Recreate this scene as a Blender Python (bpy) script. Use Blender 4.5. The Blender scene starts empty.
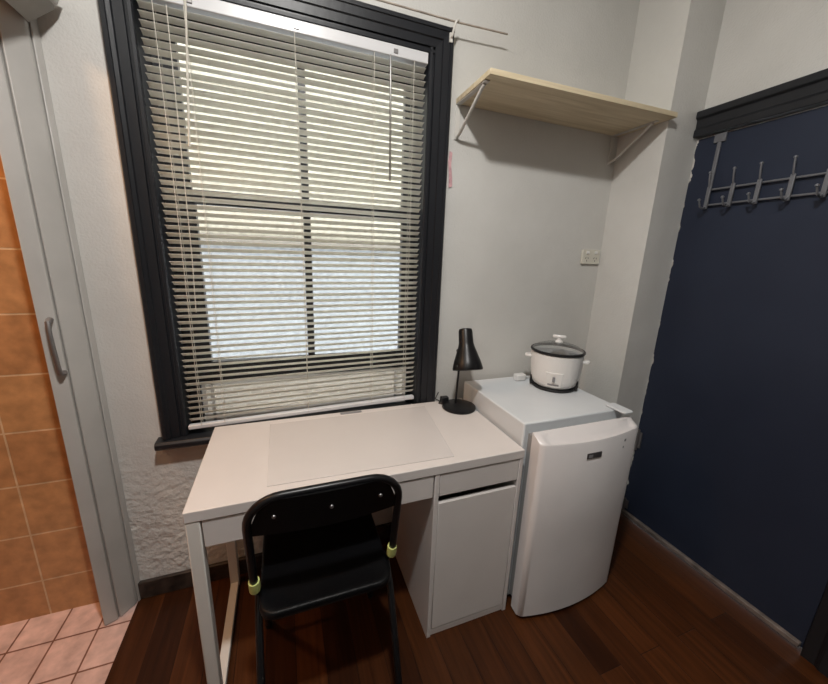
import bpy, bmesh, math, random
from mathutils import Vector, Matrix
random.seed(7)
S = bpy.context.scene
COL = S.collection
PI = math.pi

# ------------------------------------------------------------------ helpers
ORG = {}

def link(o):
    COL.objects.link(o)
    return o

def props(o, label=None, cat=None, group=None, kind=None):
    if label: o['label'] = label
    if cat: o['category'] = cat
    if group: o['group'] = group
    if kind: o['kind'] = kind
    return o

def thing(name, loc, label, cat, group=None, kind=None):
    o = bpy.data.objects.new(name, None)
    o.empty_display_size = .05
    o.location = loc
    link(o)
    ORG[o.name] = Vector(loc)
    return props(o, label, cat, group, kind)

def box(bm, x0, x1, y0, y1, z0, z1):
    v = [bm.verts.new(p) for p in [(x0,y0,z0),(x1,y0,z0),(x1,y1,z0),(x0,y1,z0),(x0,y0,z1),(x1,y0,z1),(x1,y1,z1),(x0,y1,z1)]]
    for f in [(0,3,2,1),(4,5,6,7),(0,1,5,4),(1,2,6,5),(2,3,7,6),(3,0,4,7)]:
        bm.faces.new([v[i] for i in f])

def prism(bm, poly, axis, a, b):
    """extrude a polygon; axis 'x': poly is (y,z); 'y': (x,z); 'z': (x,y)"""
    def P(p, t):
        return {'x': (t, p[0], p[1]), 'y': (p[0], t, p[1]), 'z': (p[0], p[1], t)}[axis]
    A = [bm.verts.new(P(p, a)) for p in poly]
    B = [bm.verts.new(P(p, b)) for p in poly]
    n = len(poly)
    bm.faces.new(A); bm.faces.new(B[::-1])
    for i in range(n):
        bm.faces.new([A[i], B[i], B[(i+1) % n], A[(i+1) % n]])

def tube(bm, pts, r, n=10, closed=False, caps=True):
    pts = [Vector(p) for p in pts]
    rs = r if isinstance(r, (list, tuple)) else [r]*len(pts)
    rings = []
    up = None
    m = len(pts)
    for i, p in enumerate(pts):
        if closed: t = pts[(i+1) % m]-pts[i-1]
        elif i == 0: t = pts[1]-pts[0]
        elif i == m-1: t = pts[-1]-pts[-2]
        else: t = (pts[i+1]-p).normalized()+(p-pts[i-1]).normalized()
        t.normalize()
        if up is None:
            up = t.orthogonal().normalized()
        else:
            up = (up-t*up.dot(t)).normalized()
        s = t.cross(up)
        rings.append([bm.verts.new(p+(up*math.cos(2*PI*k/n)+s*math.sin(2*PI*k/n))*rs[i]) for k in range(n)])
    for i in range(m if closed else m-1):
        A, B = rings[i], rings[(i+1) % m]
        for k in range(n):
            bm.faces.new([A[k], A[(k+1) % n], B[(k+1) % n], B[k]])
    if caps and not closed:
        bm.faces.new(rings[0][::-1]); bm.faces.new(rings[-1])

def lathe(bm, prof, c, n=48, M=None):
    """prof: list of (r,z) about +z at c; M optional 3x3 rotation about c"""
    c = Vector(c)
    rings = []
    for r, z in prof:
        ring = []
        if r < 1e-6:
            p = Vector((0,0,z))
            ring = [bm.verts.new(c+(M@p if M else p))]
        else:
            for k in range(n):
                p = Vector((r*math.cos(2*PI*k/n), r*math.sin(2*PI*k/n), z))
                ring.append(bm.verts.new(c+(M@p if M else p)))
        rings.append(ring)
    for A, B in zip(rings, rings[1:]):
        for k in range(n):
            k2 = (k+1) % n
            if len(A) == 1 and len(B) == 1: continue
            if len(A) == 1: bm.faces.new([A[0], B[k2], B[k]])
            elif len(B) == 1: bm.faces.new([A[k], A[k2], B[0]])
            else: bm.faces.new([A[k], A[k2], B[k2], B[k]])

def rrect(x0, x1, y0, y1, r, n=6):
    out = []
    for cx, cy, a0 in [(x1-r,y0+r,-90),(x1-r,y1-r,0),(x0+r,y1-r,90),(x0+r,y0+r,180)]:
        for i in range(n+1):
            a = math.radians(a0+90*i/n)
            out.append((cx+r*math.cos(a), cy+r*math.sin(a)))
    return out

def mesh(name, bm, mat, parent=None, bevel=0, smooth=False, seg=2, label=None, angle=35):
    root = parent
    while root is not None and root.parent is not None: root = root.parent
    off = ORG.get(root.name, Vector((0,0,0))) if root is not None else Vector((0,0,0))
    bmesh.ops.recalc_face_normals(bm, faces=bm.faces)
    if root is not None:
        bmesh.ops.translate(bm, verts=bm.verts, vec=-off)
    me = bpy.data.meshes.new(name)
    bm.to_mesh(me); bm.free()
    me.materials.append(mat)
    o = bpy.data.objects.new(name, me)
    link(o)
    if parent is not None: o.parent = parent
    if bevel:
        b = o.modifiers.new('bevel', 'BEVEL')
        b.width = bevel; b.segments = seg; b.limit_method = 'ANGLE'; b.angle_limit = math.radians(angle)
    if smooth or bevel:
        for p in me.polygons: p.use_smooth = True
        try:
            me.set_sharp_from_angle(angle=math.radians(angle))
        except Exception:
            pass
    if label: o['label'] = label
    return o

def B(*boxes):
    bm = bmesh.new()
    for b in boxes: box(bm, *b)
    return bm

# ------------------------------------------------------------------ materials
def newmat(name):
    m = bpy.data.materials.new(name); m.use_nodes = True
    nt = m.node_tree
    return m, nt, nt.nodes['Principled BSDF'], nt.nodes['Material Output']

def N(nt, t, **k):
    n = nt.nodes.new(t)
    for a, v in k.items():
        if a in n.inputs: n.inputs[a].default_value = v
        else: setattr(n, a, v)
    return n

def paint(name, col, rough=.5, metal=0, spec=.5, var=.04, vscale=6, bump=0, bscale=80, coat=0, aniso=(1,1,1)):
    m, nt, p, out = newmat(name)
    L = nt.links.new
    tc = N(nt, 'ShaderNodeTexCoord')
    mp = N(nt, 'ShaderNodeMapping'); mp.inputs['Scale'].default_value = aniso
    L(tc.outputs['Object'], mp.inputs['Vector'])
    nz = N(nt, 'ShaderNodeTexNoise'); nz.inputs['Scale'].default_value = vscale; nz.inputs['Detail'].default_value = 5
    L(mp.outputs['Vector'], nz.inputs['Vector'])
    cr = N(nt, 'ShaderNodeValToRGB')
    lo = [max(0, c*(1-var*2)) for c in col]; hi = [min(1, c*(1+var*2)) for c in col]
    cr.color_ramp.elements[0].color = (*lo, 1); cr.color_ramp.elements[0].position = .25
    cr.color_ramp.elements[1].color = (*hi, 1); cr.color_ramp.elements[1].position = .75
    L(nz.outputs['Fac'], cr.inputs['Fac']); L(cr.outputs['Color'], p.inputs['Base Color'])
    p.inputs['Roughness'].default_value = rough
    p.inputs['Metallic'].default_value = metal
    p.inputs['Specular IOR Level'].default_value = spec
    if coat: p.inputs['Coat Weight'].default_value = coat; p.inputs['Coat Roughness'].default_value = .15
    if bump:
        n2 = N(nt, 'ShaderNodeTexNoise'); n2.inputs['Scale'].default_value = bscale; n2.inputs['Detail'].default_value = 6
        L(mp.outputs['Vector'], n2.inputs['Vector'])
        b = N(nt, 'ShaderNodeBump'); b.inputs['Strength'].default_value = bump; b.inputs['Distance'].default_value = .004
        L(n2.outputs['Fac'], b.inputs['Height']); L(b.outputs['Normal'], p.inputs['Normal'])
    return m

def plaster():
    m, nt, p, out = newmat('painted_plaster'); L = nt.links.new
    tc = N(nt, 'ShaderNodeTexCoord')
    n1 = N(nt, 'ShaderNodeTexNoise'); n1.inputs['Scale'].default_value = 2.2; n1.inputs['Detail'].default_value = 6
    cr = N(nt, 'ShaderNodeValToRGB')
    cr.color_ramp.elements[0].color = (.555, .545, .515, 1); cr.color_ramp.elements[0].position = .3
    cr.color_ramp.elements[1].color = (.635, .625, .595, 1); cr.color_ramp.elements[1].position = .7
    L(tc.outputs['Object'], n1.inputs['Vector']); L(n1.outputs['Fac'], cr.inputs['Fac'])
    L(cr.outputs['Color'], p.inputs['Base Color'])
    p.inputs['Roughness'].default_value = .55; p.inputs['Specular IOR Level'].default_value = .3
    # coarse lumpy plaster low down on the window wall left of the desk, fine roller texture elsewhere
    sx = N(nt, 'ShaderNodeSeparateXYZ'); L(tc.outputs['Object'], sx.inputs[0])
    mz = N(nt, 'ShaderNodeMapRange'); L(sx.outputs['Z'], mz.inputs[0])
    for i, v in zip((1,2,3,4), (.75, .35, 0, 1)): mz.inputs[i].default_value = v
    mx = N(nt, 'ShaderNodeMapRange'); L(sx.outputs['X'], mx.inputs[0])
    for i, v in zip((1,2,3,4), (.6, .1, 0, 1)): mx.inputs[i].default_value = v
    mu = N(nt, 'ShaderNodeMath', operation='MULTIPLY'); L(mz.outputs[0], mu.inputs[0]); L(mx.outputs[0], mu.inputs[1])
    n2 = N(nt, 'ShaderNodeTexNoise'); n2.inputs['Scale'].default_value = 38; n2.inputs['Detail'].default_value = 4
    L(tc.outputs['Object'], n2.inputs['Vector'])
    n3 = N(nt, 'ShaderNodeTexNoise'); n3.inputs['Scale'].default_value = 130; n3.inputs['Detail'].default_value = 3
    L(tc.outputs['Object'], n3.inputs['Vector'])
    a = N(nt, 'ShaderNodeMath', operation='MULTIPLY'); L(n2.outputs['Fac'], a.inputs[0]); L(mu.outputs[0], a.inputs[1])
    b = N(nt, 'ShaderNodeMath', operation='MULTIPLY_ADD'); L(n3.outputs['Fac'], b.inputs[0]); b.inputs[1].default_value = .12; L(a.outputs[0], b.inputs[2])
    n5 = N(nt, 'ShaderNodeTexNoise'); n5.inputs['Scale'].default_value = 7; n5.inputs['Detail'].default_value = 3
    L(tc.outputs['Object'], n5.inputs['Vector'])
    b2 = N(nt, 'ShaderNodeMath', operation='MULTIPLY_ADD'); L(n5.outputs['Fac'], b2.inputs[0]); b2.inputs[1].default_value = .5; L(b.outputs[0], b2.inputs[2])
    bp = N(nt, 'ShaderNodeBump'); bp.inputs['Strength'].default_value = .9; bp.inputs['Distance'].default_value = .012
    L(b2.outputs[0], bp.inputs['Height']); L(bp.outputs['Normal'], p.inputs['Normal'])
    return m

def swiz(nt, order, off=(0,0)):
    """vector from object coordinates: order like 'xz' -> (x,z,0) plus offset"""
    tc = N(nt, 'ShaderNodeTexCoord'); s = N(nt, 'ShaderNodeSeparateXYZ'); c = N(nt, 'ShaderNodeCombineXYZ')
    nt.links.new(tc.outputs['Object'], s.inputs[0])
    for i, a in enumerate(order):
        ad = N(nt, 'ShaderNodeMath', operation='ADD'); ad.inputs[1].default_value = off[i]
        nt.links.new(s.outputs[a.upper()], ad.inputs[0]); nt.links.new(ad.outputs[0], c.inputs[i])
    return c, tc

def tiles(name, order, off, w, h, c1, c2, mortar, msize=.004, rough=.3, freq=0, bias=0):
    m, nt, p, out = newmat(name); L = nt.links.new
    v, tc = swiz(nt, order, off)
    br = N(nt, 'ShaderNodeTexBrick', offset=0.0, offset_frequency=2, squash=1.0)
    br.inputs['Scale'].default_value = 1; br.inputs['Mortar Size'].default_value = msize
    br.inputs['Mortar Smooth'].default_value = .2
    br.inputs['Brick Width'].default_value = w; br.inputs['Row Height'].default_value = h
    br.inputs['Color1'].default_value = (*c1, 1); br.inputs['Color2'].default_value = (*c2, 1); br.inputs['Mortar'].default_value = (*mortar, 1)
    L(v.outputs[0], br.inputs['Vector'])
    nz = N(nt, 'ShaderNodeTexNoise'); nz.inputs['Scale'].default_value = 22; nz.inputs['Detail'].default_value = 6
    L(tc.outputs['Object'], nz.inputs['Vector'])
    mr = N(nt, 'ShaderNodeMapRange'); L(nz.outputs['Fac'], mr.inputs[0])
    for i, x in zip((1,2,3,4), (.25,.75,.72,1.25)): mr.inputs[i].default_value = x
    mx = N(nt, 'ShaderNodeMix', data_type='RGBA', blend_type='MULTIPLY'); mx.inputs[0].default_value = 1
    L(br.outputs['Color'], mx.inputs[6]); L(mr.outputs[0], mx.inputs[7])
    L(mx.outputs[2], p.inputs['Base Color'])
    p.inputs['Roughness'].default_value = rough
    bp = N(nt, 'ShaderNodeBump'); bp.inputs['Strength'].default_value = .5; bp.inputs['Distance'].default_value = .002; bp.invert = True
    L(br.outputs['Fac'], bp.inputs['Height']); L(bp.outputs['Normal'], p.inputs['Normal'])
    return m

def wood_floor():
    m, nt, p, out = newmat('timber_floorboards'); L = nt.links.new
    v, tc = swiz(nt, 'yx', (.3, .045))
    br = N(nt, 'ShaderNodeTexBrick', offset=0.37, offset_frequency=2)
    br.inputs['Scale'].default_value = 1; br.inputs['Mortar Size'].default_value = .0012; br.inputs['Mortar Smooth'].default_value = .1
    br.inputs['Brick Width'].default_value = 1.35; br.inputs['Row Height'].default_value = .098
    br.inputs['Color1'].default_value = (.066, .0205, .0055, 1); br.inputs['Color2'].default_value = (.024, .0070, .0022, 1)
    br.inputs['Mortar'].default_value = (.015, .006, .003, 1)
    L(v.outputs[0], br.inputs['Vector'])
    mp = N(nt, 'ShaderNodeMapping'); mp.inputs['Scale'].default_value = (60, 3, 1); L(tc.outputs['Object'], mp.inputs['Vector'])
    nz = N(nt, 'ShaderNodeTexNoise'); nz.inputs['Scale'].default_value = 1; nz.inputs['Detail'].default_value = 7; nz.inputs['Distortion'].default_value = .6
    L(mp.outputs[0], nz.inputs['Vector'])
    mr = N(nt, 'ShaderNodeMapRange'); L(nz.outputs['Fac'], mr.inputs[0])
    for i, x in zip((1,2,3,4), (.25,.75,.6,1.4)): mr.inputs[i].default_value = x
    mx = N(nt, 'ShaderNodeMix', data_type='RGBA', blend_type='MULTIPLY'); mx.inputs[0].default_value = 1
    L(br.outputs['Color'], mx.inputs[6]); L(mr.outputs[0], mx.inputs[7]); L(mx.outputs[2], p.inputs['Base Color'])
    p.inputs['Roughness'].default_value = .36; p.inputs['Specular IOR Level'].default_value = .22
    bp = N(nt, 'ShaderNodeBump'); bp.inputs['Strength'].default_value = .3; bp.inputs['Distance'].default_value = .001; bp.invert = True
    L(br.outputs['Fac'], bp.inputs['Height']); L(bp.outputs['Normal'], p.inputs['Normal'])
    return m

def pine():
    m, nt, p, out = newmat('pine_board'); L = nt.links.new
    tc = N(nt, 'ShaderNodeTexCoord')
    mp = N(nt, 'ShaderNodeMapping'); mp.inputs['Scale'].default_value = (2.2, 34, 34); L(tc.outputs['Object'], mp.inputs['Vector'])
    nz = N(nt, 'ShaderNodeTexNoise'); nz.inputs['Scale'].default_value = 1; nz.inputs['Detail'].default_value = 5; nz.inputs['Distortion'].default_value = .8
    L(mp.outputs[0], nz.inputs['Vector'])
    cr = N(nt, 'ShaderNodeValToRGB')
    cr.color_ramp.elements[0].color = (.54, .44, .28, 1); cr.color_ramp.elements[0].position = .3
    cr.color_ramp.elements[1].color = (.72, .62, .44, 1); cr.color_ramp.elements[1].position = .65
    L(nz.outputs['Fac'], cr.inputs['Fac']); L(cr.outputs['Color'], p.inputs['Base Color'])
    p.inputs['Roughness'].default_value = .55
    return m

def navy_door():
    m, nt, p, out = newmat('navy_door_paint'); L = nt.links.new
    tc = N(nt, 'ShaderNodeTexCoord'); s = N(nt, 'ShaderNodeSeparateXYZ'); L(tc.outputs['Object'], s.inputs[0])
    nz = N(nt, 'ShaderNodeTexNoise'); nz.inputs['Scale'].default_value = 14; nz.inputs['Detail'].default_value = 8
    L(tc.outputs['Object'], nz.inputs['Vector'])
    n2 = N(nt, 'ShaderNodeTexNoise'); n2.inputs['Scale'].default_value = 3; L(tc.outputs['Object'], n2.inputs['Vector'])
    cr = N(nt, 'ShaderNodeValToRGB')
    cr.color_ramp.elements[0].color = (.0145, .020, .038, 1); cr.color_ramp.elements[0].position = .3
    cr.color_ramp.elements[1].color = (.019, .026, .047, 1); cr.color_ramp.elements[1].position = .7
    L(n2.outputs['Fac'], cr.inputs['Fac'])
    # chipped paint along the hinge edge
    mr = N(nt, 'ShaderNodeMapRange'); L(s.outputs['Y'], mr.inputs[0])
    for i, x in zip((1,2,3,4), (.745,.769,0,.36)): mr.inputs[i].default_value = x
    ad = N(nt, 'ShaderNodeMath', operation='ADD'); L(mr.outputs[0], ad.inputs[0]); L(nz.outputs['Fac'], ad.inputs[1])
    gt = N(nt, 'ShaderNodeMath', operation='GREATER_THAN'); L(ad.outputs[0], gt.inputs[0]); gt.inputs[1].default_value = .86
    mx = N(nt, 'ShaderNodeMix', data_type='RGBA'); L(gt.outputs[0], mx.inputs[0])
    L(cr.outputs['Color'], mx.inputs[6]); mx.inputs[7].default_value = (.5, .48, .45, 1)
    L(mx.outputs[2], p.inputs['Base Color'])
    p.inputs['Roughness'].default_value = .55; p.inputs['Specular IOR Level'].default_value = .3
    return m

def glass(name, tint=(1,1,1), refl=.08, rough=.02):
    m, nt, p, out = newmat(name); L = nt.links.new
    nt.nodes.remove(p)
    t = N(nt, 'ShaderNodeBsdfTransparent'); t.inputs[0].default_value = (*tint, 1)
    g = N(nt, 'ShaderNodeBsdfGlossy'); g.inputs['Roughness'].default_value = rough
    lw = N(nt, 'ShaderNodeLayerWeight'); lw.inputs['Blend'].default_value = .5
    pw = N(nt, 'ShaderNodeMath', operation='POWER'); L(lw.outputs['Facing'], pw.inputs[0]); pw.inputs[1].default_value = 4
    f = N(nt, 'ShaderNodeMath', operation='MULTIPLY_ADD'); L(pw.outputs[0], f.inputs[0]); f.inputs[1].default_value = .6; f.inputs[2].default_value = refl
    mx = N(nt, 'ShaderNodeMixShader')
    L(f.outputs[0], mx.inputs[0]); L(t.outputs[0], mx.inputs[1]); L(g.outputs[0], mx.inputs[2]); L(mx.outputs[0], out.inputs['Surface'])
    return m

def screen_mesh():
    m, nt, p, out = newmat('fly_mesh'); L = nt.links.new
    v, tc = swiz(nt, 'xz', (0, 0))
    br = N(nt, 'ShaderNodeTexBrick', offset=.5); br.inputs['Scale'].default_value = 1
    br.inputs['Brick Width'].default_value = .045; br.inputs['Row Height'].default_value = .018; br.inputs['Mortar Size'].default_value = .0025
    br.inputs['Color1'].default_value = (.74,.67,.57,1); br.inputs['Color2'].default_value = (.62,.55,.46,1); br.inputs['Mortar'].default_value = (.75,.7,.62,1)
    L(v.outputs[0], br.inputs['Vector']); L(br.outputs['Color'], p.inputs['Base Color'])
    p.inputs['Roughness'].default_value = .8
    tr = N(nt, 'ShaderNodeBsdfTransparent')
    tl = N(nt, 'ShaderNodeBsdfTranslucent'); L(br.outputs['Color'], tl.inputs[0])
    m1 = N(nt, 'ShaderNodeMixShader'); m1.inputs[0].default_value = .5
    L(p.outputs[0], m1.inputs[1]); L(tl.outputs[0], m1.inputs[2])
    m2 = N(nt, 'ShaderNodeMixShader'); m2.inputs[0].default_value = .3
    L(m1.outputs[0], m2.inputs[1]); L(tr.outputs[0], m2.inputs[2]); L(m2.outputs[0], out.inputs['Surface'])
    return m

PLASTER = plaster()
CEIL = paint('dimmed_ceiling', (.42,.40,.37), .7)  # unseen ceiling kept greyer than white to weaken bounce light
DIM = paint('bounce_cutting_dark', (.10,.075,.055), .6, var=.2)  # invented dark finish for the unseen front wall, soaks up bounce light
FLOOR = wood_floor()
TILE_W = tiles('orange_wall_tile', 'xz', (.62+.004, -.157), .2, .2, (.50,.27,.12), (.44,.225,.10), (.62,.45,.28), .003, .3)
TILE_S = tiles('orange_side_tile', 'yz', (.0, -.157), .2, .2, (.50,.27,.12), (.44,.225,.10), (.62,.45,.28), .003, .3)
TILE_F = tiles('pink_floor_tile', 'xy', (.687+1.27, -.44+1.5), .127, .148, (.66,.46,.41), (.60,.41,.365), (.20,.09,.06), .0032, .4)
TRIM = paint('charcoal_trim_gloss', (.012,.013,.016), .38, spec=.38, var=.1, bump=.15, bscale=40, aniso=(1,1,.3))
SKIRT = paint('worn_dark_skirting', (.035,.024,.018), .5, var=.45, vscale=22, bump=.8, bscale=30)
WHITE_GLOSS = paint('white_gloss_trim', (.47,.455,.43), .4, var=.05, vscale=5, bump=.1, bscale=30)
DESK = paint('white_desk_foil', (.61,.575,.555), .3, var=.015, spec=.4)
METALW = paint('white_powder_coat', (.66,.64,.60), .38, var=.02)
PAD = paint('clear_desk_mat', (.565,.535,.52), .22, var=.01, spec=.5)
FRIDGE = paint('white_fridge_enamel', (.60,.63,.655), .3, var=.02)
FDOOR = paint('white_fridge_door', (.64,.62,.62), .34, var=.02)
FGASK = paint('grey_gasket', (.25,.25,.25), .6)
PLAST = paint('white_plastic', (.74,.73,.71), .3, var=.015)
CREAMP = paint('cream_plastic', (.62,.60,.52), .4, var=.02)
BLACK = paint('black_plastic', (.008,.008,.009), .4, var=.1)
BLACKM = paint('black_lamp_enamel', (.006,.006,.007), .36, spec=.3, var=.1)
CHAIRM = paint('black_chair_tube', (.004,.004,.005), .35, spec=.35, var=.1)
CHAIRS = paint('black_chair_seat', (.0022,.0025,.0032), .42, spec=.18, var=.15, bump=.25, bscale=300)
RIVET = paint('steel_rivet', (.35,.35,.36), .3, metal=.9)
LIME = paint('lime_washer', (.55,.62,.22), .45)
STEEL = paint('dull_steel', (.26,.25,.25), .42, metal=.8, var=.1)
HOOKM = paint('grey_hook_rack_metal', (.17,.175,.19), .45, metal=.4, var=.05)
SLAT = paint('cream_blind_slat', (.66,.62,.53), .4, var=.03)
def translucent(m, fac, col):
    nt = m.node_tree; p = nt.nodes['Principled BSDF']; out = nt.nodes['Material Output']
    t = N(nt, 'ShaderNodeBsdfTranslucent'); t.inputs[0].default_value = (*col, 1)
    mx = N(nt, 'ShaderNodeMixShader'); mx.inputs[0].default_value = fac
    nt.links.new(p.outputs[0], mx.inputs[1]); nt.links.new(t.outputs[0], mx.inputs[2]); nt.links.new(mx.outputs[0], out.inputs['Surface'])
SLAT = paint('cream_blind_slat', (.79,.775,.725), .4, var=.03)
translucent(SLAT, .35, (.84,.83,.75))
HEAD = paint('white_headrail', (.62,.62,.63), .3, var=.02)
CORD = paint('blind_cord', (.58,.55,.48), .7)
WAND = paint('grey_wand', (.16,.15,.13), .2)
GLASS = glass('window_glass', refl=.05)
LIDG = glass('lid_glass', (.92,.94,.94), refl=.26)
PINE = pine()
BRACK = paint('white_bracket', (.60,.58,.54), .4)
GREYM = paint('grey_track', (.30,.29,.26), .5, var=.1)
BROWN = paint('brown_timber', (.20,.10,.06), .5, var=.2)
PINK = paint('pink_paper', (.62,.36,.38), .8, var=.25, vscale=40)
NAVY = navy_door()
STRIP = paint('worn_strip', (.36,.31,.26), .5, var=.2, vscale=20)
MESH = screen_mesh()
HOUSE1 = tiles('cream_weatherboard', 'xz', (0,0), 6, .18, (.385,.365,.285), (.37,.35,.275), (.24,.22,.17), .004, .7)
HOUSE2 = tiles('white_fence_sheet', 'xz', (0,0), .9, 4, (.265,.29,.305), (.26,.284,.30), (.23,.25,.265), .004, .6)
HOUSE3 = paint('shaded_eave_grey', (.20,.185,.155), .8)  # grey holds the shade of the eave band in its colour
GROUND = paint('concrete_ground', (.45,.42,.38), .9, var=.15)
BADGE = paint('dark_badge', (.035,.033,.035), .35)
GREYTXT = paint('grey_print', (.22,.22,.23), .5)

# ------------------------------------------------------------------ setting
W = .5224                 # inner face of the window wall
XL, XR = -.335, 2.03      # room sides
YF = -4.2; ZC = 2.92  # unseen front wall set far back to lower the ambient fill
def st(name, bm, m, label, cat, bevel=0):
    return props(mesh(name, bm, m, None, bevel), label, cat, kind='structure')

st('floor', B((XL, XR+.12, YF-.1, W+.02, -.06, 0)), FLOOR, 'reddish brown timber floorboards of the room', 'floor')
st('ceiling', B((-1.75, XR+.12, YF-.1, .78, ZC, ZC+.06)), CEIL, 'unseen ceiling above the room, toned down to cut bounce light', 'ceiling')
WX0, WX1, WZ0, WZ1 = -.095, .822, .69, 2.115
st('wall_back', B((XL-.075, WX0-.02, W, .70, 0, ZC), (WX1+.02, 2.2, W, .70, 0, ZC), (WX0-.02, WX1+.02, W, .70, 0, WZ0-.05), (WX0-.02, WX1+.02, W, .70, WZ1+.03, ZC)),
   PLASTER, 'off-white painted plaster wall around the window', 'wall')
st('wall_pier', B((1.828, XR, .281, W, 0, ZC)), PLASTER, 'narrow off-white wall pier between the shelf and the navy door', 'wall')
# right wall with the doorway cut out
DY0, DY1, DZ = -.492, .281, 1.925
st('wall_right', B((XR, XR+.12, YF, DY0-.0, 0, ZC), (XR, XR+.12, DY1, W, 0, ZC), (XR, XR+.12, DY0, DY1, DZ+.0, ZC)), PLASTER,
   'off-white wall above the navy door', 'wall')
st('wall_front', B((-1.75, XR+.12, YF-.1, YF, 0, ZC)), DIM, 'unseen wall behind the viewpoint, darkened to cut bounce light', 'wall')
st('wall_left', B((XL-.08, XL, YF, -.42, 0, ZC), (XL-.08, XL, -.42, W, 2.06, ZC)), PLASTER, 'off-white wall above and beside the bathroom doorway', 'wall')
st('wall_bathroom', B((-1.75, XL-.075, .545, .70, 0, ZC)), TILE_W, 'orange tiled bathroom wall seen through the left doorway', 'wall')
st('wall_bathroom_side', B((-1.75, -1.65, YF, .545, 0, ZC)), TILE_S, 'orange tiled far side wall of the bathroom', 'wall')
st('floor_bathroom', B((-1.65, XL, YF, .545, -.06, .001)), TILE_F, 'pink tiled bathroom floor with dark grout at lower left', 'floor')
bm = B((XL, .70, W-.016, W, 0, .078)); 
box(bm, .70, 1.06, W-.016, W, 0, .078); box(bm, 1.06, 1.828, W-.016, W, 0, .078)
st('baseboard_back', bm, SKIRT, 'worn dark brown baseboard under the window wall', 'baseboard', .003)

# door 1: navy door in the right wall
d = thing('door_1', (2.018, DY0, 0), 'dark navy blue flush door on the right with hook rack hung on it', 'door', kind='structure')
mesh('door_leaf', B((2.018, 2.055, DY0+.005, DY1-.004, .012, DZ-.004)), NAVY, d, .002)
bm = bmesh.new()
prism(bm, [(2.034,1.928),(1.990,1.928),(1.990,1.955),(1.996,1.962),(1.996,1.995),(1.985,2.002),(1.985,2.028),(2.034,2.034)], 'y', DY0-.10, .2795)
mesh('frame_head', bm, TRIM, d, .003)
bm = bmesh.new()
prism(bm, [(2.034,DY0-.001),(1.992,DY0-.001),(1.992,DY0-.04),(1.984,DY0-.05),(1.984,DY0-.09),(2.034,DY0-.10)], 'z', 0, 1.927)
mesh('frame_post', bm, TRIM, d, .003)
mesh('bottom_strip', B((1.998, 2.0175, DY0+.01, DY1-.012, .016, .036)), paint('mottled_strip', (.16,.13,.115), .55, var=.25, vscale=25), d, .003, label='mottled strip along the door bottom')  # darkened brownish strip colour with random variation
for zc in (.47, .075):
    bm = bmesh.new()
    h = .055 if zc > .3 else .03
    tube(bm, [(2.008, .262, zc-h), (2.008, .262, zc+h)], .0055, 10)
    for q in (-1, 1): lathe(bm, [(0,-.006),(.006,-.004),(.006,.004),(0,.006)], (2.008, .262, zc+q*h), 10)
    box(bm, 2.010, 2.0178, .245, .262, zc-h*.8, zc+h*.8)
    mesh('hinge', bm, STEEL, d, smooth=True, label='bare metal hinge')

# door 2: white folding door pushed back into the corner
d2 = thing('door_2', (-.36, .47, 0), 'white folding door folded back beside the window wall with a metal pull handle', 'door', kind='structure')
bm = bmesh.new(); prism(bm, [(-.414,.422),(-.381,.4365),(-.3785,.4395),(-.3785,.52),(-.414,.52)], 'z', .004, 2.0); mesh('lead_panel', bm, WHITE_GLOSS, d2, .0015)
bm = bmesh.new(); prism(bm, [(-.377,.447),(-.372,.445),(-.340,.484),(-.337,.492),(-.337,.52),(-.377,.52)], 'z', .004, 2.0); mesh('folded_panel', bm, WHITE_GLOSS, d2, .0015)
bm = bmesh.new(); prism(bm, [(-.335,.5),(-.3315,.5005),(-.329,.505),(-.325,.522),(-.335,.522)], 'z', 0, 2.02); mesh('jamb_strip', bm, WHITE_GLOSS, d2, .001)
bm = bmesh.new()
hx, hy = -.390, .4325
tube(bm, [(hx, hy+.002, 1.155), (hx+.004, hy-.020, 1.150), (hx+.006, hy-.026, 1.13), (hx+.008, hy-.028, 1.07), (hx+.010, hy-.026, 1.01), (hx+.008, hy-.02, .992), (hx+.006, hy+.004, .987)], [.009,.007,.006,.0065,.006,.007,.009], 10)
mesh('pull_handle', bm, STEEL, d2, smooth=True, label='bent metal pull handle')
bm = bmesh.new()
prism(bm, [(-.330,1.946),(-.272,1.988),(-.258,2.025),(-.30,2.055),(-.372,2.055),(-.366,1.994)], 'y', .49, -.40)
mesh('track_box', bm, GREYM, d2, .002, label='grey door track seen from below')
bm = bmesh.new()
prism(bm, [(-.290,1.983),(-.272,1.9955),(-.262,2.0),(-.248,2.03),(-.262,2.034),(-.276,2.003)], 'y', .488, -.40)
mesh('track_lip', bm, WHITE_GLOSS, d2, .001)
mesh('head_board', B((-.415, -.374, -.42, .44, 2.002, 2.06)), BROWN, d2, .002, label='brown timber head board')

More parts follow.
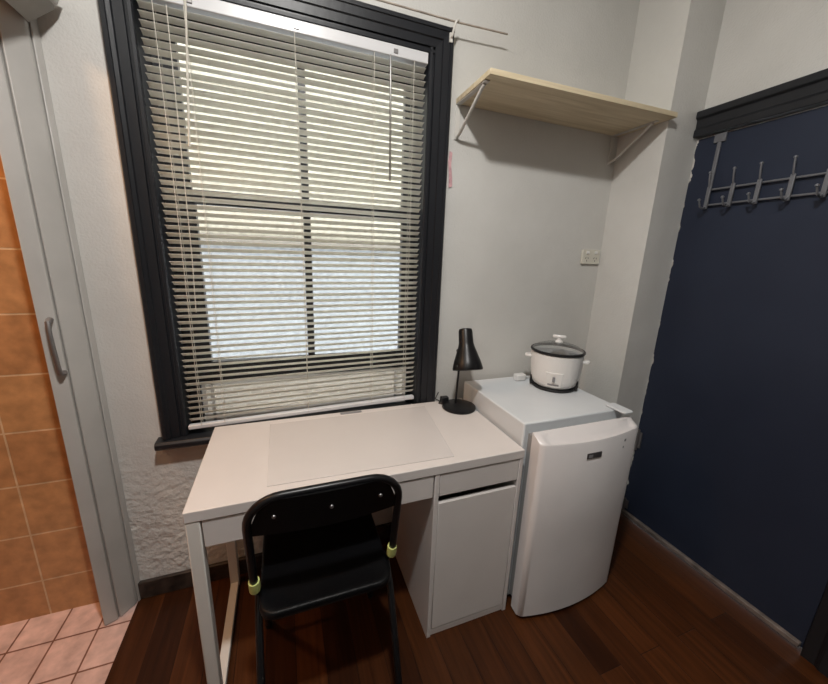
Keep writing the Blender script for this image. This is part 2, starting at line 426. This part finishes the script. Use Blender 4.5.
# window 1
w = thing('window_1', (.36, W, .69), 'charcoal framed sash window behind the white blind', 'window', kind='structure')
def profile_side(x_in, x_out, s):
    # s=+1 : frame lies to the right of the opening
    q = [(x_in, W+.0), (x_in, .508), (x_in+s*.004,.502), (x_in+s*.013,.501), (x_in+s*.015,.507), (x_in+s*.021,.507), (x_in+s*.023,.500), (x_in+s*.048,.498), (x_in+s*.051,.492), (x_out-s*.016,.490), (x_out-s*.014,.486), (x_out-s*.004,.486), (x_out,.490), (x_out, W)]
    bm = bmesh.new(); prism(bm, q, 'z', .693, 2.203); return bm
mesh('architrave', profile_side(WX0, -.172, -1), TRIM, w, 0)
mesh('architrave', profile_side(WX1, .913, 1), TRIM, w, 0)
bm = bmesh.new()
z0 = 2.112
prism(bm, [(W,z0),(.508,z0),(.502,z0+.004),(.501,z0+.013),(.507,z0+.015),(.507,z0+.021),(.500,z0+.023),(.498,z0+.048),(.492,z0+.051),(.490,z0+.075),(.4855,z0+.077),(.4855,z0+.088),(.490,z0+.092),(W,z0+.092)], 'x', -.172, .913)
mesh('architrave', bm, TRIM, w)
bm = B((WX0-.02, WX0-.001, W, .68, .69, 2.112), (WX1+.001, WX1+.02, W, .68, .69, 2.112), (WX0-.001, WX1+.001, W, .68, 2.113, 2.14), (WX0-.02, WX1+.02, W, .72, .645, .690))
mesh('reveal_lining', bm, TRIM, w)
for a, b in ((WX0-.0005, -.0525), (.8025, WX1+.0005)): mesh('sash_stop', B((a, b, .585, .640, .691, .871)), TRIM, w)
bm = bmesh.new()
prism(bm, [(W+.0,.655),(.476,.658),(.468,.666),(.468,.680),(.476,.689),(W,.691)], 'x', -.194, .948)
mesh('sill', bm, TRIM, w, .002)
# sashes
SX0, SX1 = -.0945, .8215
def sash(name, y0, y1, z0, z1, bot, top, xs=(-.006, .762)):
    bm = B((SX0, xs[0], y0, y1, z0, z1), (xs[1], SX1, y0, y1, z0, z1), (xs[0], xs[1], y0, y1, z0, z0+bot), (xs[0], xs[1], y0, y1, z1-top, z1), (.357, .384, y0+.004, y1-.004, z0+bot, z1-top))
    o = mesh(name, bm, TRIM, w, .002)
    for a, b in ((xs[0], .357), (.384, xs[1])):
        mesh('pane', B((a-.003, b+.003, (y0+y1)/2-.002, (y0+y1)/2+.002, z0+bot-.003, z1-top+.003)), GLASS, o)
    return o
sash('upper_sash', .630, .662, 1.535, 2.112, .035, .062, (-.022, .775))
sash('lower_sash', .585, .617, .872, 1.578, .078, .030)
# insect screen fitted in the gap under the raised sash
s = thing('window_screen', (.37, .60, .69), 'low white framed screen insert standing in the gap under the raised sash', 'window screen')
bm = B((-.05, -.036, .590, .606, .692, .868), (-.02, -.008, .590, .606, .692, .868), (.742, .754, .590, .606, .692, .868), (.785, .80, .590, .606, .692, .868), (-.036, .785, .590, .606, .692, .735), (-.036, .785, .590, .606, .855, .868))
mesh('screen_frame', bm, PLAST, s, .001)
mesh('screen_mesh', B((-.036, .785, .596, .599, .735, .855)), MESH, s)

# ------------------------------------------------------------------ venetian blind
bl = thing('venetian_blind', (.36, .515, 2.1), 'cream horizontal-slat venetian blind hanging in the charcoal window frame', 'blind')
BY = .512
bm = B((-.088, .816, BY-.016, BY+.016, 2.073, 2.110)); mesh('headrail', bm, HEAD, bl, .003, label='white headrail')
bm = bmesh.new()
nseg = 6; wd = .0125; cam = .0022
prof = [(-wd+2*wd*i/nseg, cam*(1-(2*i/nseg-1)**2)) for i in range(nseg+1)]
poly = prof+[(y, z-.0007) for y, z in prof[::-1]]
prism(bm, poly, 'x', -.447, .447)
z_top, z_bot, ns = 2.058, .765, 58
first = None
for i in range(ns):
    t = i/(ns-1)
    if first is None:
        o = mesh('slat', bm, SLAT, None, smooth=True); o.parent = bl; first = o
    else:
        o = first.copy(); link(o); o.parent = bl
    z = z_top+(z_bot-z_top)*t
    tilt = math.radians(17+23*t+random.uniform(-2, 2))
    if i == 6: tilt -= .25
    o.location = Vector((.363, BY, z))-ORG[bl.name]
    roll = .027/.9*max(0, (t-.35)/.65)+random.uniform(-.002,.002)
    # room-side edge up, outer edge down; lower slats hang slightly lower on the left
    o.rotation_euler = (-tilt, -roll, random.uniform(-.003,.003))
bm = bmesh.new(); prism(bm, [(-.09,.714),(.812,.738),(.812,.754),(-.09,.730)], 'y', BY-.012, BY+.012)
mesh('bottom_rail', bm, HEAD, bl, .003, label='white bottom rail')
def zline(x): return .722+.0266*(x+.09)
for x in (.034, .345, .612, -.045, .762):
    bm = bmesh.new()
    for yy in (BY-.0135, BY+.0135):
        tube(bm, [(x, yy, 2.075), (x+.002, yy, 1.4), (x, yy, zline(x)+.004)], .0011, 5)
    mesh('ladder_cord', bm, CORD, bl, smooth=True)
bm = bmesh.new(); tube(bm, [(.041, BY-.022, 2.095), (.041, BY-.024, 2.06), (.014, BY-.028, 1.69)], [.005,.003,.0035], 7)
tube(bm, [(-.008, BY-.024, 2.06), (-.013, BY-.024, 1.356), (-.02, BY-.022, 1.16)], .0013, 5)
mesh('lift_cord', bm, CORD, bl, smooth=True)
bm = bmesh.new(); tube(bm, [(.668, BY-.026, 2.07), (.668, BY-.03, 1.99), (.671, BY-.034, 1.655)], [.002,.0038,.0042], 7)
mesh('tilt_wand', bm, WAND, bl, smooth=True)
for x in (.05, .352, .69):
    mesh('bracket_clip', B((x-.008, x+.008, BY-.019, BY-.0155, 2.082, 2.096)), STEEL, bl, .001)

# curtain wire above the window
c = thing('curtain_rod', (.4, W, 2.2), 'thin curtain wire on a small hook above the top right window corner', 'curtain rod')
bm = bmesh.new(); tube(bm, [(-.28,.470,2.206), (.4,.470,2.209), (.91,.470,2.213), (1.128,.470,2.222)], .0032, 8); mesh('rod', bm, STRIP, c, smooth=True)
for x in (.905, -.16):
    bm = bmesh.new(); tube(bm, [(x-.006,.4905,2.168), (x-.006,.478,2.172), (x-.004,.470,2.190), (x-.001,.464,2.206), (x+.004,.462,2.214), (x+.012,.466,2.220)], .0042, 7)
    box(bm, x-.012, x, .484, .4905, 2.155, 2.185)
    mesh('hook_bracket', bm, BRACK, c, smooth=True)

# ------------------------------------------------------------------ shelf
sh = thing('wall_shelf', (1.38, W, 1.97), 'pale pine wall shelf on two white brackets right of the window', 'shelf')
bm = bmesh.new(); prism(bm, [(.946,.262),(.950,.521),(1.8265,.521),(1.8265,.245)], 'z', 1.973, 1.991); mesh('board', bm, PINE, sh, .001)
for x in (.960, 1.788):
    bm = B((x-.009, x+.009, .300, .520, 1.969, 1.9725), (x-.009, x+.009, .5165, .521, 1.845, 1.9725))
    tube(bm, [(x,.518,1.852), (x,.49,1.862), (x,.335,1.962), (x,.320,1.968)], .0065, 8)
    mesh('bracket', bm, BRACK, sh, .0008)

# power outlet
g = thing('power_outlet', (1.755, W, 1.40), 'cream double power outlet on the wall above the rice cooker', 'power outlet')
bm = bmesh.new(); prism(bm, rrect(1.700, 1.814, 1.372, 1.444, .006), 'y', W-.011, W); mesh('cover_plate', bm, CREAMP, g, .002)
for x in (1.73, 1.784):
    mesh('rocker_switch', B((x-.009, x+.009, W-.016, W-.011, 1.422, 1.437)), PLAST, g, .002)
    bm = bmesh.new()
    for dx, a in ((-.008,.5), (.008,-.5), (0, 0)):
        cz = 1.402 if dx else 1.389
        m4 = Matrix.Rotation(a, 3, 'Y')
        pts = [m4@Vector((u, 0, v)) for u, v in ((-.0014,-.0045),(.0014,-.0045),(.0014,.0045),(-.0014,.0045))]
        A = [bm.verts.new((x+dx+p.x, W-.0113, cz+p.z)) for p in pts]; Bv = [bm.verts.new((x+dx+p.x, W-.0105, cz+p.z)) for p in pts]
        bm.faces.new(A); bm.faces.new(Bv[::-1])
        for k in range(4): bm.faces.new([A[k],Bv[k],Bv[(k+1)%4],A[(k+1)%4]])
    mesh('socket_slot', bm, BLACK, g)

# pink paper strip
bm = bmesh.new(); prism(bm, [(.934,1.80),(.946,1.795),(.943,1.75),(.951,1.70),(.953,1.668),(.938,1.662),(.936,1.71),(.930,1.76)], 'y', W-.004, W-.0005)
props(mesh('paper_strip', bm, PINK, None), 'small pink paper strip stuck on the wall beside the window frame under the shelf', 'paper strip')

# ------------------------------------------------------------------ desk
DL, DD, DH = 1.052, .487, .722
dk = thing('desk', (.52, .24, 0), 'white writing desk with a drawer and side cabinet under the window', 'desk')
mesh('desktop', B((0, DL, 0, DD, DH-.033, DH)), DESK, dk, .0025)
def leg(y0, y1):
    return B((.002, .036, y0, y1, 0, DH-.034 if y0 < .1 else .652))
mesh('leg', leg(.002, .036), METALW, dk, .003)
mesh('leg', leg(.452, .486), METALW, dk, .003)
mesh('foot_rail', B((.004, .034, .037, .451, .0, .024)), METALW, dk, .003)
mesh('side_rail', B((.006, .030, .037, .429, .655, .688)), METALW, dk, .002)
mesh('back_panel', B((.037, .704, .44, .452, .50, .688)), DESK, dk)
dr = mesh('drawer', B((.040, .701, .004, .020, .603, .686), (.06, .69, .0205, .38, .607, .66)), DESK, dk, .002)
mesh('cable_outlet', B((.47, .56, .462, .478, DH, DH+.0025)), GREYTXT, dk, .001, label='small grey cable outlet at the desk back')
cb = mesh('cabinet', B((.706, .722, .002, .46, 0, .688), (1.036, 1.0515, .002, .46, 0, .688), (.7225, 1.0355, .445, .46, .0, .688), (.7225, 1.0355, .006, .444, .016, .030), (.7225, 1.0355, .20, .444, .560, .573), (.7225, 1.0355, .008, .022, 0, .0155)), DESK, dk, .0015)
mesh('cabinet_drawer', B((.7245, 1.0335, .004, .019, .603, .686), (.735, 1.022, .0195, .40, .607, .67)), DESK, cb, .0015)
mesh('cabinet_door', B((.7245, 1.0335, .004, .020, .033, .575)), DESK, cb, .002)

# desk mat
bm = bmesh.new(); prism(bm, [(.198,.05),(.788,.035),(.842,.447),(.197,.447)], 'z', DH+.0003, DH+.0022)
props(mesh('desk_mat', bm, PAD, None, .0008), 'large clear greyish desk mat lying on the white desktop', 'desk mat')

# ------------------------------------------------------------------ desk lamp
lp = thing('desk_lamp', (.988, .392, DH), 'small black desk lamp at the back right desk corner', 'lamp')
bc = (.988, .392, DH)
bm = bmesh.new(); lathe(bm, [(0,0),(.074,0),(.076,.004),(.074,.011),(.060,.016),(.012,.019),(0,.019)], bc, 48); mesh('base', bm, BLACKM, lp, smooth=True)
bm = bmesh.new(); tube(bm, [(.977,.405,DH+.017), (.979,.405,DH+.08), (.983,.405,DH+.20), (.988,.405,DH+.27)], .0048, 10); mesh('stem', bm, BLACKM, lp, smooth=True)
top = Vector((1.004,.412,1.082)); mouth = Vector((.996,.350,.912))
ax = (top-mouth); ln = ax.length; ax.normalize()
M3 = ax.to_track_quat('Z','Y').to_matrix()
pf = [(.058,0),(.064,.001),(.065,.010),(.057,.040),(.046,.072),(.036,.100),(.032,.118),(.030,ln-.012),(.027,ln-.003),(.018,ln),(0,ln)]
inner = [(.056,0),(.055,.012),(.050,.04),(.038,.08),(.027,.11),(0,.115)]
bm = bmesh.new(); lathe(bm, inner[::-1]+pf, mouth, 40, M3); shd = mesh('shade', bm, BLACKM, lp, smooth=True)
bm = bmesh.new()
lathe(bm, [(0,.045),(.012,.047),(.022,.06),(.023,.075),(.012,.10),(.010,.114),(0,.114)], mouth, 20, M3); mesh('bulb', bm, PLAST, shd, smooth=True)
bm = bmesh.new()
lathe(bm, [(0,-.010),(.009,-.010),(.009,.010),(0,.010)], (.9785,.405,DH+.262), 14, Matrix.Rotation(PI/2,3,'Y')); mesh('knuckle_joint', bm, BLACKM, lp, smooth=True)
bm = bmesh.new(); tube(bm, [(.963,.462,DH+.006), (.95,.471,DH+.004), (.93,.474,DH+.003), (.918,.455,DH+.003), (.935,.435,DH+.0035), (.955,.442,DH+.004), (.93,.458,DH+.008), (.905,.470,DH+.02), (.925,.482,DH+.045)], .0028, 7)
mesh('power_cord', bm, BLACK, lp, smooth=True)
bm = bmesh.new(); prism(bm, rrect(.925,.962,.440,.466,.006), 'z', DH+.006, DH+.034); mesh('plug', bm, BLACK, lp, .004)

# ------------------------------------------------------------------ chair
ch = thing('folding_chair', (.353, .0, 0), 'black folding chair with tubular frame pushed under the white desk', 'chair')
CX, HW = .352, .195
def yl(z): return -.05-.2*(z-.49)
R_ = .085; ZT = .803
pts = [(CX-HW, .235, .012), (CX-HW, .10, .27), (CX-HW, -.035, .475), (CX-HW, -.055, .52), (CX-HW, yl(.62), .62), (CX-HW, yl(ZT-R_), ZT-R_)]
for i in range(1, 9):
    a = PI-PI/2*i/8
    z = ZT-R_+R_*math.sin(a); pts.append((CX-HW+R_+R_*math.cos(a), yl(z), z))
pts += [(2*CX-x, y, z) for x, y, z in pts[::-1]]
bm = bmesh.new(); tube(bm, pts, .0108, 12); mesh('back_frame', bm, CHAIRM, ch, smooth=True)
for s_ in (-1, 1):
    x = CX+s_*(HW-.003)
    bm = bmesh.new(); tube(bm, [(x+s_*.001, .02, .415), (x, -.045, .36), (x, -.165, .10), (x, -.202, .012)], .0105, 12); mesh('leg', bm, CHAIRM, ch, smooth=True)
    bm = bmesh.new(); lathe(bm, [(0,-.019),(.0145,-.019),(.015,-.013),(.015,.013),(.0145,.019),(0,.019)], (CX+s_*HW, -.047, .492), 16, Matrix.Rotation(math.radians(12),3,'X')); mesh('hinge_washer', bm, LIME, ch, smooth=True, label='lime green plastic hinge washer')
    for yy in (-.202, .235):
        bm = bmesh.new(); lathe(bm, [(0,0),(.0125,0),(.013,.02),(.011,.03),(0,.03)], (CX+s_*(HW if yy > 0 else HW-.003), yy, 0), 14); mesh('foot_cap', bm, BLACK, ch, smooth=True)
bm = bmesh.new(); tube(bm, [(CX-HW+.003, -.188, .045), (CX+HW-.003, -.188, .045)], .008, 10); mesh('crossbar', bm, CHAIRM, ch, smooth=True)
for yy, zz in ((.19, .10), (.02, .413)):
    bm = bmesh.new(); tube(bm, [(CX-HW, yy, zz), (CX+HW, yy, zz)], .008, 10); mesh('crossbar', bm, CHAIRM, ch, smooth=True)
# seat: shallow pan with rolled rear lip
bm = bmesh.new()
out = rrect(CX-.185, CX+.185, -.108, .235, .045, 7)
def ring(sc, z, dz_edge=0):
    cx, cy = CX, .0635
    return [bm.verts.new((cx+(x-cx)*sc, cy+(y-cy)*sc, z)) for x, y in out]
rings = [ring(.92,.418), ring(1.0,.424), ring(1.008,.434), ring(1.0,.444), ring(.965,.447), ring(.90,.443), ring(.6,.439), ring(.25,.438)]
n = len(out)
for A, Bv in zip(rings, rings[1:]):
    for k in range(n): bm.faces.new([A[k],A[(k+1)%n],Bv[(k+1)%n],Bv[k]])
bm.faces.new(rings[0][::-1]); bm.faces.new(rings[-1])
mesh('seat', bm, CHAIRS, ch, smooth=True, angle=60)
# curved backrest
bm = bmesh.new()
nu, nv = 16, 5
def bk(u, v, off):
    x = CX-HW+.008+(2*HW-.016)*u
    z = .69+.109*v
    e = 2*abs(u-.5)
    lim = ZT-.001-(R_*(1-math.sqrt(max(0,1-max(0,(e*HW-(HW-R_))/R_)**2))))
    zt = min(.8015, lim)
    z = .688+(zt-.688)*v - .008*(1-e*e)*(1-v)*.5
    y = yl(z)-.014*(1-e**2)+off
    return (x, y, z)
F = [[bm.verts.new(bk(i/nu, j/nv, -.004)) for j in range(nv+1)] for i in range(nu+1)]
K = [[bm.verts.new(bk(i/nu, j/nv, .004)) for j in range(nv+1)] for i in range(nu+1)]
for i in range(nu):
    for j in range(nv):
        bm.faces.new([F[i][j],F[i+1][j],F[i+1][j+1],F[i][j+1]]); bm.faces.new([K[i][j],K[i][j+1],K[i+1][j+1],K[i+1][j]])
    bm.faces.new([F[i][0],K[i][0],K[i+1][0],F[i+1][0]]); bm.faces.new([F[i][nv],F[i+1][nv],K[i+1][nv],K[i][nv]])
for j in range(nv):
    bm.faces.new([F[0][j],F[0][j+1],K[0][j+1],K[0][j]]); bm.faces.new([F[nu][j],K[nu][j],K[nu][j+1],F[nu][j+1]])
br_ = mesh('backrest', bm, CHAIRS, ch, smooth=True, angle=50)
for u in (.15, .52, .87):
    p = bk(u, .55, -.006)
    bm = bmesh.new(); lathe(bm, [(0,-.001),(.0055,-.001),(.004,.002),(0,.003)], p, 12, Matrix.Rotation(PI/2,3,'X')); mesh('rivet', bm, RIVET, br_, smooth=True)

# ------------------------------------------------------------------ fridge
fr = thing('bar_fridge', (1.31, .22, 0), 'white bar fridge standing between the desk and the navy door', 'fridge')
FX0, FX1 = 1.066, 1.553
mesh('body', B((FX0, FX1, .036, .50, .022, .804)), FRIDGE, fr, .006, seg=3)
mesh('gasket', B((FX0+.022, FX1-.012, .0, .0355, .04, .765)), FGASK, fr)
bm = bmesh.new()
def fy(x):   # bowed front
    u = (x-FX0)/(FX1-FX0)
    return -.050-.034*(1-(2*u-1)**2)+.008*u
xs = []
DX0 = FX0+.009
for i in range(49): xs.append(DX0+(FX1-DX0)*i/48)
rows = []
for i, x in enumerate(xs):
    u = (x-DX0)/(FX1-DX0)
    f = fy(x)
    ed = min(u, 1-u)
    k = min(1, max(0, (ed-.055)/.02))        # finger-pull scoop fades into solid end caps
    rd = max(0, 1-ed/.02)*.010               # rounded vertical edges
    f2 = f+rd
    prof = [(.0, .014), (f2+.008, .010), (f2, .018), (f2-.0, .40), (f2, .760-.002*k), (f2+.003, .765-.002*k), (f2+.008, .768-.005*k), (f2+.020, .775-.011*k), (f2+.032, .781-.010*k), (-.004-.010*k, .787), (.0, .787)]
    rows.append([bm.verts.new((x, y, z)) for y, z in prof])
m_ = len(rows[0])
for A, Bv in zip(rows, rows[1:]):
    for k in range(m_): bm.faces.new([A[k],A[(k+1)%m_],Bv[(k+1)%m_],Bv[k]])
bm.faces.new(rows[0]); bm.faces.new(rows[-1][::-1])
dor = mesh('door', bm, FDOOR, fr, smooth=True, angle=40)
bm = bmesh.new(); prism(bm, rrect(FX1-.055, FX1-.002, -.012, .082, .010), 'z', .8045, .814); mesh('hinge_cap', bm, FRIDGE, fr, .004)
# badge and small print, set on the bowed door
def on_door(name, x0, x1, z0, z1, mat, par, out=.002, gap=.0002, lab=None):
    bm = bmesh.new()
    a = [bm.verts.new((x, fy(x)-o, z)) for x in (x0, x1) for z in (z0, z1) for o in (gap, out)]
    for f in [(0,4,6,2),(1,3,7,5),(0,1,5,4),(2,6,7,3),(0,2,3,1),(4,5,7,6)]: bm.faces.new([a[i] for i in f])
    return mesh(name, bm, mat, par, label=lab)
bd = on_door('badge', 1.260, 1.326, .695, .716, BADGE, dor, .003, lab='small dark badge plate')
on_door('badge_print', 1.266, 1.284, .700, .711, GREYTXT, bd, .0036, .0028)
on_door('marking', 1.452, 1.462, .728, .737, GREYTXT, dor, .001)
on_door('marking', 1.449, 1.455, .701, .708, GREYTXT, dor, .001)
for x in (FX0+.05, FX1-.05):
    for yy in (.06, .46):
        bm = bmesh.new(); lathe(bm, [(0,0),(.018,0),(.018,.022),(0,.022)], (x, yy, 0), 16); mesh('foot', bm, BLACK, fr, smooth=True)

# ------------------------------------------------------------------ rice cooker on the fridge
TZ = .8042
CC = Vector((1.450, .330, TZ))
rc = thing('rice_cooker', CC, 'white rice cooker with glass lid standing on the white fridge', 'rice cooker')
bm = bmesh.new(); lathe(bm, [(0,.012),(.098,.012),(.113,.021),(.125,.042),(.133,.075),(.1365,.11),(.1385,.150),(.139,.172),(.130,.175),(.128,.05),(0,.045)], CC, 64); body = mesh('body', bm, PLAST, rc, smooth=True)
bm = bmesh.new(); lathe(bm, [(.07,0),(.112,0),(.119,.003),(.119,.009),(.114,.0125),(.10,.0125),(.07,.010),(.07,0)], CC, 64)
view = math.atan2(-.911-CC.y, .27-CC.x)
for da in (1.25, -1.25, PI):
    a = view+da
    p0 = CC+Vector((math.cos(a)*.122, math.sin(a)*.122, .008))
    tube(bm, [p0, p0+Vector((math.cos(a)*.006, math.sin(a)*.006, .018)), p0+Vector((math.cos(a)*.008, math.sin(a)*.008, .045))], [.010,.008,.004], 8)
mesh('base_ring', bm, BLACK, rc, smooth=True)
LZ = .176
bm = bmesh.new(); lathe(bm, [(.132,LZ),(.142,LZ),(.1455,LZ+.004),(.145,LZ+.009),(.140,LZ+.012),(.133,LZ+.011),(.132,LZ)], CC, 64)
lid = mesh('lid_rim', bm, BLACK, rc, smooth=True)
bm = bmesh.new(); lathe(bm, [(.136,LZ+.010),(.11,LZ+.026),(.07,LZ+.037),(.03,LZ+.042),(0,LZ+.043),], CC, 48)
mesh('lid_glass', bm, LIDG, lid, smooth=True)
bm = bmesh.new(); lathe(bm, [(0,LZ+.042),(.020,LZ+.042),(.022,LZ+.046),(.012,LZ+.053),(.010,LZ+.062),(.0,LZ+.063)], CC, 24)
side = Vector((-math.sin(view), math.cos(view), 0))
kc = CC+Vector((0,0,LZ+.069))
tube(bm, [kc-side*.036, kc-side*.030, kc+side*.030, kc+side*.036], [.005,.0085,.0085,.005], 10)
mesh('lid_knob', bm, PLAST, lid, smooth=True, label='white lid knob')
for sg in (-1, 1):
    d_ = side*sg; f_ = Vector((math.cos(view), math.sin(view), 0))
    bm = bmesh.new()
    P = [CC+d_*.130+f_*.030, CC+d_*.165+f_*.026, CC+d_*.172+f_*.014, CC+d_*.172-f_*.014, CC+d_*.165-f_*.026, CC+d_*.130-f_*.030]
    A = [bm.verts.new(p+Vector((0,0,.135))) for p in P]; Bv = [bm.verts.new(p+Vector((0,0,.147))) for p in P]
    bm.faces.new(A); bm.faces.new(Bv[::-1])
    for k in range(6): bm.faces.new([A[k],Bv[k],Bv[(k+1)%6],A[(k+1)%6]])
    mesh('handle', bm, PLAST, rc, .003)
# control panel curved on the front
def patch(a0, a1, z0, z1, r0, r1, rfun, n=10):
    bm = bmesh.new(); cols = []
    for i in range(n+1):
        a = view+a0+(a1-a0)*i/n
        cols.append([bm.verts.new(CC+Vector((math.cos(a)*(rfun(z)+dr), math.sin(a)*(rfun(z)+dr), z))) for dr, z in ((r0,z0),(r1,z0),(r1,z1),(r0,z1))])
    for A, Bv in zip(cols, cols[1:]):
        for k in range(4): bm.faces.new([A[k],A[(k+1)%4],Bv[(k+1)%4],Bv[k]])
    bm.faces.new(cols[0][::-1]); bm.faces.new(cols[-1]); return bm
rf = lambda z: .118+.015*min(1,max(0,(z-.028)/.047))**.6+.0035*max(0,(z-.075)/.035)
pn = mesh('control_panel', patch(-.34, .34, .026, .098, -.004, .0055, rf), PLAST, rc, .002)
mesh('switch_lever', patch(-.05, .05, .055, .080, .004, .010, rf, 4), GREYTXT, pn, .001)
mesh('panel_print', patch(-.22, .22, .037, .044, .0050, .0062, rf, 8), GREYTXT, pn)

bm = bmesh.new(); lathe(bm, [(.126,.165),(.124,.08),(.110,.06),(0,.058),(0,.055),(.112,.057),(.127,.08),(.1285,.165),(.126,.165)], CC, 48); mesh('inner_pot', bm, paint('aluminium_pot', (.62,.62,.63), .35, metal=.5), rc, smooth=True)
for o in rc.children_recursive:
    o.data.transform(Matrix.Diagonal((.82,.82,.98,1)))

# white plug lying behind the cooker
pg = thing('power_plug', (1.345, .435, TZ), 'white power plug and cord lying on the fridge behind the rice cooker', 'plug')
bm = bmesh.new(); prism(bm, rrect(1.315,1.37,.425,.46,.008), 'z', TZ+.0005, TZ+.032); mesh('plug_body', bm, PLAST, pg, .005)
bm = bmesh.new(); tube(bm, [(1.37,.44,TZ+.014), (1.40,.45,TZ+.005), (1.44,.46,TZ+.0045), (1.48,.455,TZ+.0045), (1.50,.43,TZ+.0045)], .0035, 8); mesh('cord', bm, PLAST, pg, smooth=True)

# ------------------------------------------------------------------ hook rack over the navy door
hk = thing('hook_rack', (2.016, 0, 1.66), 'grey metal over-door hook rack hanging on the navy door', 'hook rack')
bm = bmesh.new()
for z in (1.638, 1.700):
    tube(bm, [(2.006, .180, z), (2.006, -.42, z)], .0042, 8)
mesh('rail', bm, HOOKM, hk, smooth=True)
for y in (.178, -.42):
    yc = y if y > 0 else y
    mesh('door_strap', B((2.0095, 2.0165, yc-.007, yc+.007, 1.64, 1.91), (2.008, 2.0165, yc-.022, yc+.022, 1.888, 1.921)), HOOKM, hk, .001)
for y in (.170, .083, -.004, -.100, -.192, -.29, -.39):
    bm = bmesh.new()
    box(bm, 1.994, 2.0015, y-.007, y+.007, 1.622, 1.712)
    bar = mesh('hook_bar', bm, HOOKM, hk, .001)
    bm = bmesh.new()
    tube(bm, [(1.997, y, 1.706), (1.991, y, 1.722), (1.985, y, 1.745), (1.983, y, 1.764)], .0034, 8)
    lathe(bm, [(0,-.006),(.006,-.003),(.006,.003),(0,.006)], (1.983, y, 1.766), 10)
    mesh('upper_hook', bm, HOOKM, bar, smooth=True)
    bm = bmesh.new()
    tube(bm, [(1.997, y, 1.632), (1.980, y, 1.622), (1.962, y, 1.628), (1.950, y, 1.652)], .0036, 8)
    lathe(bm, [(0,-.006),(.006,-.003),(.006,.003),(0,.006)], (1.949, y, 1.655), 10)
    mesh('lower_hook', bm, HOOKM, bar, smooth=True)

# ------------------------------------------------------------------ outside
h = thing('neighbouring_house', (.4, 3.0, -1.0), 'pale neighbouring house wall seen through the blind', 'house')
mesh('upper_wall', B((-4, 5, 3.0, 3.3, 1.52, 3.6)), HOUSE1, h)
mesh('shaded_gutter', B((-4, 5, 2.93, 3.0, 1.455, 1.52)), HOUSE3, h)
mesh('lower_wall', B((-4, 5, 3.0, 3.3, -1.0, 1.4549)), HOUSE2, h)
st('ground_outside', B((-5, 6, .75, 8, -1.1, -1.0)), GROUND, 'pale concrete ground outside the window', 'ground')

# ------------------------------------------------------------------ light
wd_ = bpy.data.worlds.new('sky'); S.world = wd_; wd_.use_nodes = True
bg = wd_.node_tree.nodes['Background']; bg.inputs[0].default_value = (.92, .96, 1.0, 1); bg.inputs[1].default_value = 5.2
def lamp(name, loc, power, col, r):
    l = bpy.data.lights.new(name, 'POINT'); l.energy = power; l.color = col; l.shadow_soft_size = r
    o = bpy.data.objects.new(name, l); o.location = loc; link(o); return o
LC = (.32, -.70, 2.68)
lamp('ceiling_lamp', LC, 25, (1.0, .98, .955), .06)
al = bpy.data.lights.new('ceiling_lamp_diffuser', 'AREA'); al.shape = 'DISK'; al.size = .14; al.energy = 26; al.color = (1.0, .975, .94)
ao = bpy.data.objects.new('ceiling_lamp_diffuser', al); ao.location = (LC[0], LC[1], LC[2]); link(ao)
lamp('bathroom_lamp', (-.95, .15, 2.3), 37, (1.0, .60, .31), .07)

# ------------------------------------------------------------------ camera
yaw, pitch, roll, f = .3601, -.2383, .0366, 350.82
fwd = Vector((math.sin(yaw)*math.cos(pitch), math.cos(yaw)*math.cos(pitch), math.sin(pitch)))
right = Vector((math.cos(yaw), -math.sin(yaw), 0)); up = right.cross(fwd)
r2 = right*math.cos(roll)+up*math.sin(roll); u2 = up*math.cos(roll)-right*math.sin(roll)
cam = bpy.data.cameras.new('camera'); co = bpy.data.objects.new('camera', cam); link(co)
cam.sensor_fit = 'HORIZONTAL'; cam.sensor_width = 36; cam.lens = f*36/828; cam.clip_start = .02
Mx = Matrix((( r2.x, u2.x, -fwd.x, .2699), (r2.y, u2.y, -fwd.y, -.9113), (r2.z, u2.z, -fwd.z, 1.3771), (0,0,0,1)))
co.matrix_world = Mx
S.camera = co
vs = S.view_settings
vs.view_transform = 'Standard'; vs.look = 'None'; vs.gamma = 1; vs.exposure = 0; vs.use_curve_mapping = False
